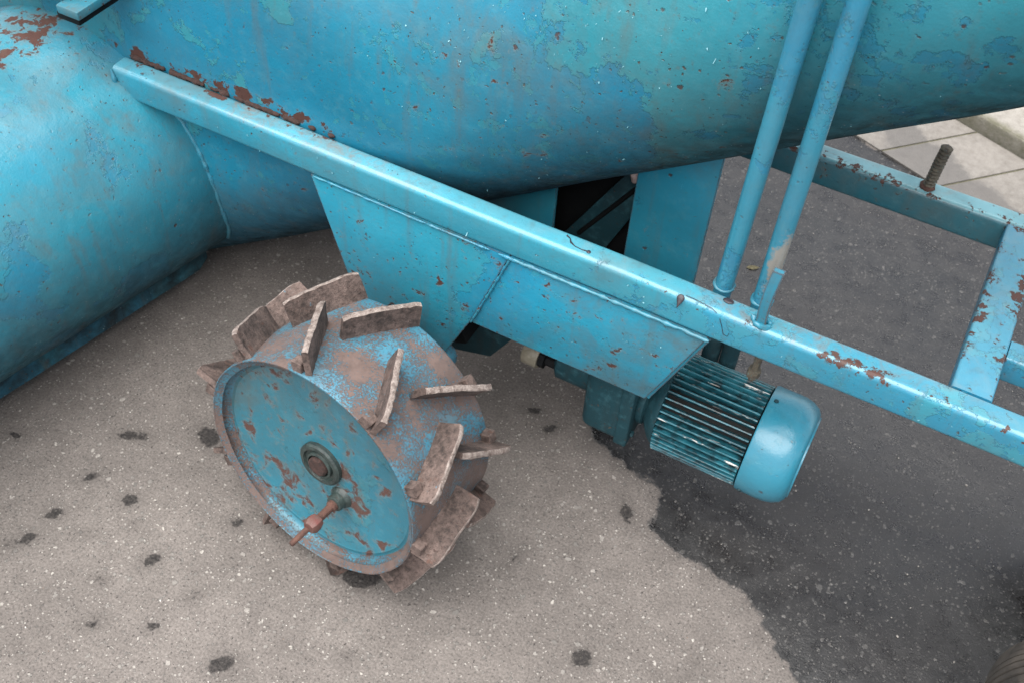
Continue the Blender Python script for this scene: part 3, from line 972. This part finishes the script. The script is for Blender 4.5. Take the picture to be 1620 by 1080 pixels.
# folded inner flange of the gusset, seen below its slanted end
bm = bmesh.new()
b2 = bmesh.new()
vs = [(.1945, .0085, .300), (.2575, .0085, .462), (.2575, .075, .462), (.1945, .075, .300)]
f = b2.faces.new([b2.verts.new(p) for p in vs])
ex = bmesh.ops.extrude_face_region(b2, geom=[f])
for v in ex['geom']:
    if isinstance(v, bmesh.types.BMVert):
        v.co += Vector((.0055, 0, -.0022))
merge(bm, b2)
to_obj('gusset_flange', bm, M['support'], gus, 30)

# support plates under the tube ---------------------------------------
bm = bmesh.new()
prism(bm, [(.066, .20), (.181, .20), (.181, .640), (.066, .575)], .2, .206, .0008)
s1 = to_obj('support_plate', bm, M['support'], root, 30)
bm = bmesh.new()
prism(bm, [(-.19, .20), (-.055, .20), (-.055, .500), (-.19, .410)], .2, .206, .0008)
s2 = to_obj('support_plate', bm, M['support'], root, 30)

# drive housing between the rails, its black holding the cavity's shade -----------------------------------
bm = bmesh.new()
box(bm, (-.20, .235, .10), (.150, .345, .50), .004)
hs_ = to_obj('drive_guard', bm, M['black'], root, 30)
bm = bmesh.new()
sweep(bm, [(-.02, .222, .34), (.05, .222, .45), (.10, .222, .53)], .004, 6)
to_obj('drive_belt', bm, M['black'], hs_, 40)
bm = bmesh.new()
prism(bm, [(-.06, .30), (.015, .30), (.105, .52), (.075, .545)], .222, .226, .0008)
to_obj('guard_plate', bm, M['gear'], hs_, 30)
bm = bmesh.new()
bmesh.ops.create_icosphere(bm, subdivisions=3, radius=.016)
for v in bm.verts:
    v.co *= 1 + .35 * noise.noise(v.co * 80)
    v.co = Vector((v.co.x * .55 + .058, v.co.y * .5 + .215, v.co.z * 1.0 + .50))
to_obj('wooden_wedge', bm, M['pinkstone'], s1, 30)

# lift poles ---------------------------------------------------------------
for (x0, y0, x1, y1, z1) in ((.2525, .0502, .2747, -.014, 1.30), (.3040, .0492, .3130, -.011, 1.30)):
    bm = bmesh.new()
    pts = [(x0 + (x1 - x0) * t, y0 + (y1 - y0) * t, .50 + (z1 - .50) * t) for t in np.linspace(0, 1, 30)]
    sweep(bm, pts, .0118, 28)
    p_ = to_obj('lift_pole', bm, M['pole'], root, 60)
    bm = bmesh.new()
    ring = [(x0 + .0125 * math.cos(t), y0 + .0125 * math.sin(t), .5205) for t in np.linspace(0, 2 * PI, 30)]
    to_obj('weld_bead', bead(ring, .0026, x0, .003), M['weld'], p_, 60)

# catch hook on the rail ------------------------------------------------------
bm = bmesh.new()
rows = []
for i in range(13):
    t = i / 12
    z = ZR - .004 + .098 * t
    bend = -.006 * math.sin(t * PI) - .006 * t
    hw = .0062 + .0008 * t
    xc, yc = .317 + bend * .4 + .004 * t, .012 + bend * .6
    rows.append([bm.verts.new((xc + a * hw, yc + b * .0042, z)) for a, b in ((-1, -1), (1, -1), (1, 1), (-1, 1))])
for A, B in zip(rows, rows[1:]):
    for k in range(4):
        bm.faces.new((A[k], A[(k + 1) % 4], B[(k + 1) % 4], B[k]))
bm.faces.new(rows[0][::-1])
bm.faces.new(rows[-1])
bmesh.ops.bevel(bm, geom=[e for e in bm.edges if e.calc_face_angle(0) > .8], offset=.0009, segments=2, affect='EDGES')
hook = to_obj('catch_hook', bm, M['hook'], root, 35)
ring = [(.317 + .0105 * math.cos(t), .012 + .0070 * math.sin(t), .5215) for t in np.linspace(0, 2 * PI, 26)]
to_obj('weld_bead', bead(ring, .0036, 8., .003, .8), M['weld'], hook, 60)

# threaded bolt on the far rail --------------------------------------------------
bm = bmesh.new()
prof = [(0, 0)]
for k in range(13):
    z = k * .0058
    prof += [(.0056, z), (.0084, z + .0022), (.0084, z + .0034), (.0056, z + .0058)]
prof += [(.0054, .0755), (0, .0757)]
lathe(bm, prof, (.433, .383, ZR - .003), (.04, 0, 1), 20, .0018)
bolt = to_obj('threaded_bolt', bm, M['thread'], root, 50)
bm = bmesh.new()
ring = [(.433 + .008 * math.cos(t), .383 + .008 * math.sin(t), .5215) for t in np.linspace(0, 2 * PI, 20)]
to_obj('weld_bead', bead(ring, .0036, 11., .003, .9), M['rustsolid'], bolt, 60)

# tar drips on the near rail -------------------------------------------------------
def drip(cx, cy, cz, rx, rz, tail, nrm):
    bm = bmesh.new()
    bmesh.ops.create_uvsphere(bm, u_segments=18, v_segments=10, radius=1)
    n_ = Vector(nrm).normalized()
    u = Vector((1, 0, 0))
    v = n_.cross(u).normalized()
    if v.z > 0:
        v = -v
    for q in bm.verts:
        a, b, c = q.co
        sx = rx * (1 - .75 * max(0, b) ** 1.2 if tail else 1)
        ln = rz * (1 + tail * max(0, b))
        q.co = Vector((cx, cy, cz)) + u * (a * sx) + v * (b * ln) + n_ * (c * .0016)
    return to_obj('tar_drip', bm, M['tar'], rail, 60)
drip(.213, .0012, .5165, .0052, .0058, 1.3, (0, -.75, .66))
drip(.268, .0250, .5208, .0072, .0048, 0, (0, 0, 1))
drip(.078, .0130, .5208, .0030, .0030, 0, (0, 0, 1))
bm = bmesh.new()
sweep(bm, [(.040, .026, .5212), (.046, .023, .5212), (.050, .017, .5212), (.058, .013, .5212), (.068, .012, .5212), (.078, .013, .5212)], lambda i: (.0012, .0007, .0013, .0006, .0005, .001)[i], 6)
to_obj('tar_string', bm, M['tar'], rail, 60)
bm = bmesh.new()
sweep(bm, [(.218, .006, .5206), (.232, .0055, .5208), (.244, .004, .5205), (.254, .003, .520), (.262, .0012, .517)], .0004, 5)
to_obj('tar_string', bm, M['tar'], rail, 60)
bm = bmesh.new()
sweep(bm, [(.268, -.0006, .511), (.273, -.0006, .500), (.277, -.0006, .488), (.283, -.0006, .487), (.284, -.0006, .494)], .0004, 5)
to_obj('tar_string', bm, M['tar'], rail, 60)

# flakes along the rail face and gussets
def rail_pt(r):
    x = r.uniform(-.66, .66)
    if r.random() < .65:
        return Vector((x, -.0008, r.uniform(.475, .510))), Vector((0, -1, 0))
    x = r.uniform(-.33, .24)
    z = r.uniform(.31, .46)
    return Vector((x, .0004, z)), Vector((0, -1, 0))
flakes('paint_flakes', rail, 150, rail_pt, M['chip'], 5)

# ---------------------------------------------------------------- spiked wheel
WA = Vector((0.1011, 0.9866, -0.1272)).normalized()
WU = WA.cross(Vector((0, 0, 1))).normalized()
WV = WU.cross(WA)
WC = Vector((-.176, -.2960, .2235))
WR, WW = .18335, .1824
MW = Matrix.Translation(WC) @ Matrix((WU, WV, -WA)).transposed().to_4x4()   # local z points out towards the viewer
bm = bmesh.new()
lathe(bm, [(WR - .012, -.006), (WR - .004, -.0006), (WR - .0022, .0006), (WR - .0006, .0004), (WR, -.0015), (WR, -.04), (WR + .001, -.09), (WR, -.14), (WR - .0005, -WW + .004), (WR - .004, -WW), (.06, -WW), (.03, -WW - .02), (.024, -WW - .14), (0, -WW - .14)],
      (0, 0, 0), (0, 0, 1), 96, .0015)
wheel = to_obj('spiked_wheel', bm, M['drum'], root, 40, MW)
bm = bmesh.new()
lathe(bm, [(WR - .0026, .0008), (WR - .0044, -.002), (WR - .0065, -.0150), (WR - .0095, -.0190), (WR - .013, -.0205), (WR - .017, -.0212)],
      (0, 0, 0), (0, 0, 1), 96, .0014)
to_obj('wheel_rim', bm, M['rim'], wheel, 40)
bm = bmesh.new()
lathe(bm, [(WR - .0165, -.0210), (WR - .019, -.0213), (WR - .022, -.0203), (WR - .026, -.0220), (.06, -.0235), (0, -.0235)],
      (0, 0, 0), (0, 0, 1), 96, .0014)
to_obj('wheel_disc', bm, M['disc'], wheel, 40)
bm = bmesh.new()
lathe(bm, [(.036, -.0305), (.036, -.024), (.033, -.0215), (.028, -.0212), (.0265, -.0255), (.0225, -.0258), (.0215, -.0215), (.0185, -.0205), (.0175, -.026), (0, -.0265)],
      (.004, .002, .0065), (0, 0, 1), 48, .0006)
to_obj('hub_ring', bm, M['hub'], wheel, 35)
bm = bmesh.new()
lathe(bm, [(.0165, -.027), (.0165, -.019), (.014, -.0165), (.006, -.0160), (0, -.0175)], (.004, .002, .0065), (0, 0, 1), 10, .0014)
to_obj('axle_end', bm, M['crust'], wheel, 30)
# filler spindle with its red clamp
SX, SY = .040, -.047
bm = bmesh.new()
lathe(bm, [(.019, -.0305), (.017, -.027), (.0135, -.024), (.0125, -.013), (.0110, -.012), (0, -.012)], (SX, SY, .0065), (0, 0, 1), 28, .0006)
to_obj('spindle_boss', bm, M['hub'], wheel, 35)
sp_dir = Vector((-.02, -.06, 1)).normalized()
sp0 = Vector((SX, SY, -.0075))
bm = bmesh.new()
lathe(bm, [(0, 0), (.0088, .001), (.0088, .007), (.0062, .009), (.0060, .040), (.0055, .0405), (0, .041)], sp0, sp_dir, 18, .0007)
to_obj('spindle', bm, M['rustsolid'], wheel, 35)
bm = bmesh.new()
lathe(bm, [(.0055, .033), (.0105, .034), (.0125, .040), (.0122, .048), (.0095, .053), (0, .054)], sp0, sp_dir, 9, .0012)
to_obj('spindle_clamp', bm, M['redpaint'], wheel, 30)
bm = bmesh.new()
lathe(bm, [(0, .052), (.0046, .053), (.0040, .083), (.0030, .085), (0, .0855)], sp0, sp_dir + Vector((-.06, -.10, 0)), 12, .0006)
to_obj('spindle_tip', bm, M['rustsolid'], wheel, 35)

def lug_mesh(th0, s0, th1, s1, H, seed, tab_s):
    """curved blade standing on the drum; its worn outer edge is a second material"""
    bm = bmesh.new()
    n_, t_ = 12, .0043
    def surf(th, s, r):
        return Vector((r * math.cos(rad(th)), r * math.sin(rad(th)), -s))
    A0, A1 = surf(th0, s0, WR), surf(th1, s1, WR)
    thm = (th0 + th1) / 2
    up = Vector((math.cos(rad(thm)), math.sin(rad(thm)), 0))
    al = (A1 - A0)
    L = al.length
    al.normalize()
    nn = al.cross(up).normalized()
    rows = []
    for i in range(n_ + 1):
        f = i / n_
        sag = .0027 * (1 - (2 * f - 1) ** 2)
        base = A0 + al * (L * f)
        top = H + .0014 * noise.noise(Vector((f * 4, seed * 3.7, 0))) - .004 * (abs(2 * f - 1) ** 8)
        warp = nn * (.0022 * noise.noise(Vector((f * 2, seed * 1.3, 5))))
        sec = []
        for sd_, h_ in ((-1, -.004), (-1, top * .5), (-1, top - .0015), (-.55, top), (.55, top), (1, top - .0012), (1, top * .5), (1, -.004)):
            q = base + up * (h_ + (sag * .4 if h_ > 0 else 0)) + nn * (sd_ * t_) + warp * (h_ / H)
            q += Vector((noise.noise(q * 90), noise.noise(q * 90 + Vector((5, 0, seed))), noise.noise(q * 90 + Vector((0, 5, seed))))) * .0015
            sec.append(bm.verts.new(q))
        rows.append(sec)
    for A, B in zip(rows, rows[1:]):
        for k in range(7):
            f_ = bm.faces.new((A[k], A[k + 1], B[k + 1], B[k]))
            f_.material_index = 1 if k in (2, 3, 4) else 0
    for sec in (rows[0][::-1], rows[-1]):
        bm.faces.new(sec)
    # short square-bar stub holding the blade at the wheel's edge
    b2 = bmesh.new()
    bmesh.ops.create_cube(b2, size=1)
    bmesh.ops.bevel(b2, geom=b2.edges[:], offset=.06, segments=1, affect='EDGES')
    tb = th0 + (th1 - th0) * (abs(tab_s - s0) / abs(s1 - s0)) + 4.6
    for v in b2.verts:
        q = v.co.copy()
        r_ = WR + .007 + q.z * .017
        a = rad(tb) + q.x * .0155 / WR
        v.co = Vector((r_ * math.cos(a), r_ * math.sin(a), -(tab_s + q.y * .016)))
        v.co += Vector((noise.noise(v.co * 90), noise.noise(v.co * 90 + Vector((5, 0, 0))), noise.noise(v.co * 90 + Vector((0, 5, 0))))) * .0010
    merge(bm, b2)
    me = bpy.data.meshes.new('lug')
    bmesh.ops.recalc_face_normals(bm, faces=bm.faces)
    bm.to_mesh(me)
    bm.free()
    for p in me.polygons:
        p.use_smooth = True
    me.set_sharp_from_angle(angle=rad(35))
    me.materials.append(M['lug'])
    me.materials.append(M['lugedge'])
    return me
HL = .0425
front_lugs = [lug_mesh(0, .003, 17.5, .101, HL, k, .008) for k in range(3)]
rear_lugs = [lug_mesh(0, .180, 18.0, .083, HL, 7 + k, .172) for k in range(3)]
for i, th in enumerate((126, 91, 55, 21, -12, -46, -82, -118, -154, 163)):
    mm = Matrix.Rotation(rad(th), 4, 'Z') @ Matrix.Translation((0, 0, random.uniform(-.002, .002)))
    link('lug', front_lugs[i % 3], wheel, mm)
for i, th in enumerate((106.5, 77.5, 38.5, 11.5, -24, -60, -96, -132, -168, 141)):
    mm = Matrix.Rotation(rad(th), 4, 'Z') @ Matrix.Translation((0, 0, random.uniform(-.002, .002)))
    link('lug', rear_lugs[i % 3], wheel, mm)

# ---------------------------------------------------------------- drive motor and gearbox
MY, MZ = .112, .188
RF, RB = .080, .064
bm = bmesh.new()
lathe(bm, [(0, .208), (.064, .208), (RB, .213), (RB, .350), (0, .350)], (0, MY, MZ), (1, 0, 0), 64)
motor = to_obj('drive_motor', bm, M['black'], root, 35)  # near-black body paints the shade between the fins
bm = bmesh.new()
box(bm, (.211, -.0014, RB - .003), (.347, .0014, RF + .001), .0007, 2)
fin_me = bpy.data.meshes.new('cooling_fin')
bm.to_mesh(fin_me)
bm.free()
fin_me.materials.append(M['fin'])
NF = 46
for k in range(NF):
    t = 2 * PI * k / NF
    link('cooling_fin', fin_me, motor, Matrix.Translation((0, MY, MZ)) @ Matrix.Rotation(t, 4, 'X'))
bm = bmesh.new()
lathe(bm, [(.080, .350), (.0835, .3495), (.0850, .352), (.0852, .386), (.0845, .396), (.0815, .408), (.0760, .418), (.0690, .4235), (.0650, .4242), (.0648, .4265), (.0620, .4265), (.0600, .4245), (0, .4245)],
      (0, MY, MZ), (1, 0, 0), 72, .0008)
to_obj('fan_cowl', bm, M['motor'], motor, 50)
for t in (-155, -35, 85):
    c_, s_ = math.cos(rad(t)), math.sin(rad(t))
    bm = bmesh.new()
    lathe(bm, [(0, .0868), (.0014, .0870), (.0032, .0868), (.0036, .0855), (.0036, .083)], (.359, MY, MZ), (0, c_, s_), 14)
    to_obj('screw', bm, M['gear'], motor, 40)
bm = bmesh.new()
lathe(bm, [(0, .170), (.050, .170), (.053, .174), (.053, .182), (.048, .185), (.058, .191), (.068, .199), (.074, .206), (.075, .210), (.066, .212)], (0, MY, MZ), (1, 0, 0), 56, .0006)
to_obj('end_bell', bm, M['gear'], motor, 40)
bm = bmesh.new()
for sx, sy in ((.238, .178), (.266, .180)):
    lathe(bm, [(0, .195), (.0135, .196), (.0140, .30), (.0130, .318), (.006, .321), (0, .321)], (sx, sy, 0), (0, 0, 1), 24, .0006)
to_obj('cable_gland', bm, M['gear'], motor, 40)
bm = bmesh.new()
lathe(bm, [(0, .392), (.0045, .393), (.0045, .400), (.0085, .4005), (.009, .404), (.009, .412), (.005, .413), (.005, .440), (.008, .441), (.010, .4685), (0, .469)], (.316, .026, 0), (.02, .02, 1), 8, .0018)
to_obj('clamp_bolt', bm, M['thread'], rail, 30)

gx0, gx1 = .088, .171
bm = bmesh.new()
box(bm, (gx0, MY - .066, MZ - .072), (gx1 - .002, MY + .066, MZ + .072), .017, 4)
gear = to_obj('gearbox', bm, M['gear'], root, 50)
bm = bmesh.new()
box(bm, (gx1 - .022, MY - .0675, MZ - .0735), (gx1, MY + .0675, MZ + .0735), .0035, 3)
to_obj('gearbox_cover', bm, M['gear'], gear, 40)
bm = bmesh.new()
lathe(bm, [(0, .025), (.040, .025), (.046, .030), (.046, .087), (0, .087)], (0, MY, MZ + .010), (1, 0, 0), 48, .0006)
to_obj('output_housing', bm, M['gear'], gear, 40)
for sy, sz in ((-.05, -.055), (.05, -.055), (-.05, .055), (.05, .055)):
    bm = bmesh.new()
    lathe(bm, [(.0055, gx1 + .0005), (.0055, gx1 + .005), (0, gx1 + .005)], (0, MY + sy, MZ + sz), (1, 0, 0), 6)
    to_obj('cover_bolt', bm, M['gear'], gear, 30)

# dark bracket and cream cap behind the gusset notch
bm = bmesh.new()
prism(bm, [(-.22, .34), (-.035, .34), (-.045, .22), (-.095, .135), (-.19, .105)], .086, .094, .001)
ib = to_obj('inner_bracket', bm, M['gear'], root, 30)
bm = bmesh.new()
prism(bm, [(-.17, .30), (-.150, .30), (-.115, .20), (-.135, .19)], .04, .084, .001)
to_obj('bracket_rib', bm, M['black'], ib, 30)
bm = bmesh.new()
lathe(bm, [(0, -.032), (.018, -.032), (.020, -.029), (.020, -.004), (0, -.004)], (0, .085, .190), (1, 0, 0), 28, .0008)
cap = to_obj('grease_cap', bm, M['cream'], ib, 40)
bm = bmesh.new()
lathe(bm, [(0, -.0035), (.017, -.0035), (.017, .006), (.010, .007), (.010, .030), (0, .030)], (0, .085, .190), (1, 0, 0), 6, .0005)
to_obj('cap_nut', bm, M['black'], ib, 30)

# ---------------------------------------------------------------- two rubber tyres at the right edge
def tyre_thing(loc, axis, R_, Wd, label, cat='tyre'):
    e = bpy.data.objects.new('rubber_wheel', None)
    col.objects.link(e)
    a, u, v = frame(axis)
    e.matrix_world = Matrix.Translation(loc) @ Matrix((u, v, -a)).transposed().to_4x4()
    e['label'] = label
    e['category'] = 'wheel'
    e['group'] = 'small rubber wheels at the right edge'
    bm = bmesh.new()
    h = Wd / 2
    prof = [(R_ * .55, -h * .75), (R_ * .70, -h), (R_ * .88, -h * .96), (R_ * .95, -h * .84)]
    k = 7
    for i in range(k + 1):
        z = -h * .80 + 1.60 * h * i / k
        prof += [(R_ * (1 - .05 * (z / h) ** 2), z)]
        if i < k:
            dz = 1.6 * h / k
            prof += [(R_ * (1 - .05 * (z / h) ** 2), z + dz * .72), (R_ * .972, z + dz * .76), (R_ * .972, z + dz * .97)]
    prof += [(R_ * .95, h * .84), (R_ * .88, h * .96), (R_ * .70, h), (R_ * .55, h * .75)]
    lathe(bm, prof, (0, 0, 0), (0, 0, 1), 72, .0015)
    to_obj('tyre', bm, M['rubber'], e, 30)
    bm = bmesh.new()
    lathe(bm, [(R_ * .56, -h * .74), (R_ * .50, -h * .70), (R_ * .45, -h * .2), (R_ * .15, -h * .1), (0, -h * .1)], (0, 0, 0), (0, 0, 1), 40)
    lathe(bm, [(R_ * .56, h * .74), (R_ * .50, h * .70), (R_ * .45, h * .2), (R_ * .15, h * .1), (0, h * .1)], (0, 0, 0), (0, 0, 1), 40)
    to_obj('rim', bm, M['support'], e, 40)
    return e
tyre_thing((.918, -.082, .165), (0, 1, 0), .165, .085, 'worn black rubber wheel cut by the lower right corner, lying nearest the viewer')
tyre_thing((.922, .235, .165), (0, 1, 0), .165, .085, 'dark rubber wheel just showing at the right edge below the frame rail')

# ---------------------------------------------------------------- small litter
M['leaf'] = plain('dry_leaf', (0.12, 0.10, 0.05), (0.22, 0.20, 0.12), .8, 160)
bm = bmesh.new()
outl = [(0, 0), (.006, .005), (.014, .006), (.022, .003), (.027, 0), (.021, -.004), (.012, -.006), (.005, -.004)]
ctr = bm.verts.new((.013, 0, .0045))
vs = [bm.verts.new((x, y, .0012 + .004 * abs(noise.noise(Vector((x * 200, y * 200, 0)))))) for x, y in outl]
for i in range(len(vs)):
    bm.faces.new((ctr, vs[i], vs[(i + 1) % len(vs)]))
bmesh.ops.solidify(bm, geom=bm.faces[:], thickness=.0006)
leaf = to_obj('fallen_leaf', bm, M['leaf'], None, 60, Matrix.Translation((.178, .648, .001)) @ Matrix.Rotation(.5, 4, 'Z'))
leaf['label'] = 'small yellowed leaf on wet asphalt between the frame rails'
leaf['category'] = 'leaf'

def grit():
    r = random.Random(11)
    M['grit'] = plain('pale_grit', (0.10, 0.09, 0.08), (0.32, 0.30, 0.27), .85, 300)
    verts, faces = [], []
    base = bmesh.new()
    bmesh.ops.create_icosphere(base, subdivisions=1, radius=1)
    bv_ = [v.co.copy() for v in base.verts]
    base.verts.index_update()
    bf = [[v.index for v in f.verts] for f in base.faces]
    base.free()
    for _ in range(1500):
        x, y = r.uniform(-1.1, 1.0), r.uniform(-.72, 1.15)
        sz = min(.0035, .0008 * math.exp(r.gauss(0, .45)))
        rot = Matrix.Rotation(r.uniform(0, 6.28), 3, 'Z')
        sc = Vector((1, r.uniform(.6, .95), r.uniform(.45, .8)))
        k = len(verts)
        for v in bv_:
            q = rot @ Vector((v.x * sc.x, v.y * sc.y, v.z * sc.z)) * sz * r.uniform(.85, 1.15)
            verts.append((x + q.x, y + q.y, sz * .35 + q.z))
        faces += [[i + k for i in f] for f in bf]
    me = bpy.data.meshes.new('loose_grit')
    me.from_pydata(verts, [], faces)
    me.materials.append(M['grit'])
    o = link('loose_grit', me)
    o['kind'] = 'stuff'
    o['label'] = 'fine pale grit scattered over the asphalt'
grit()
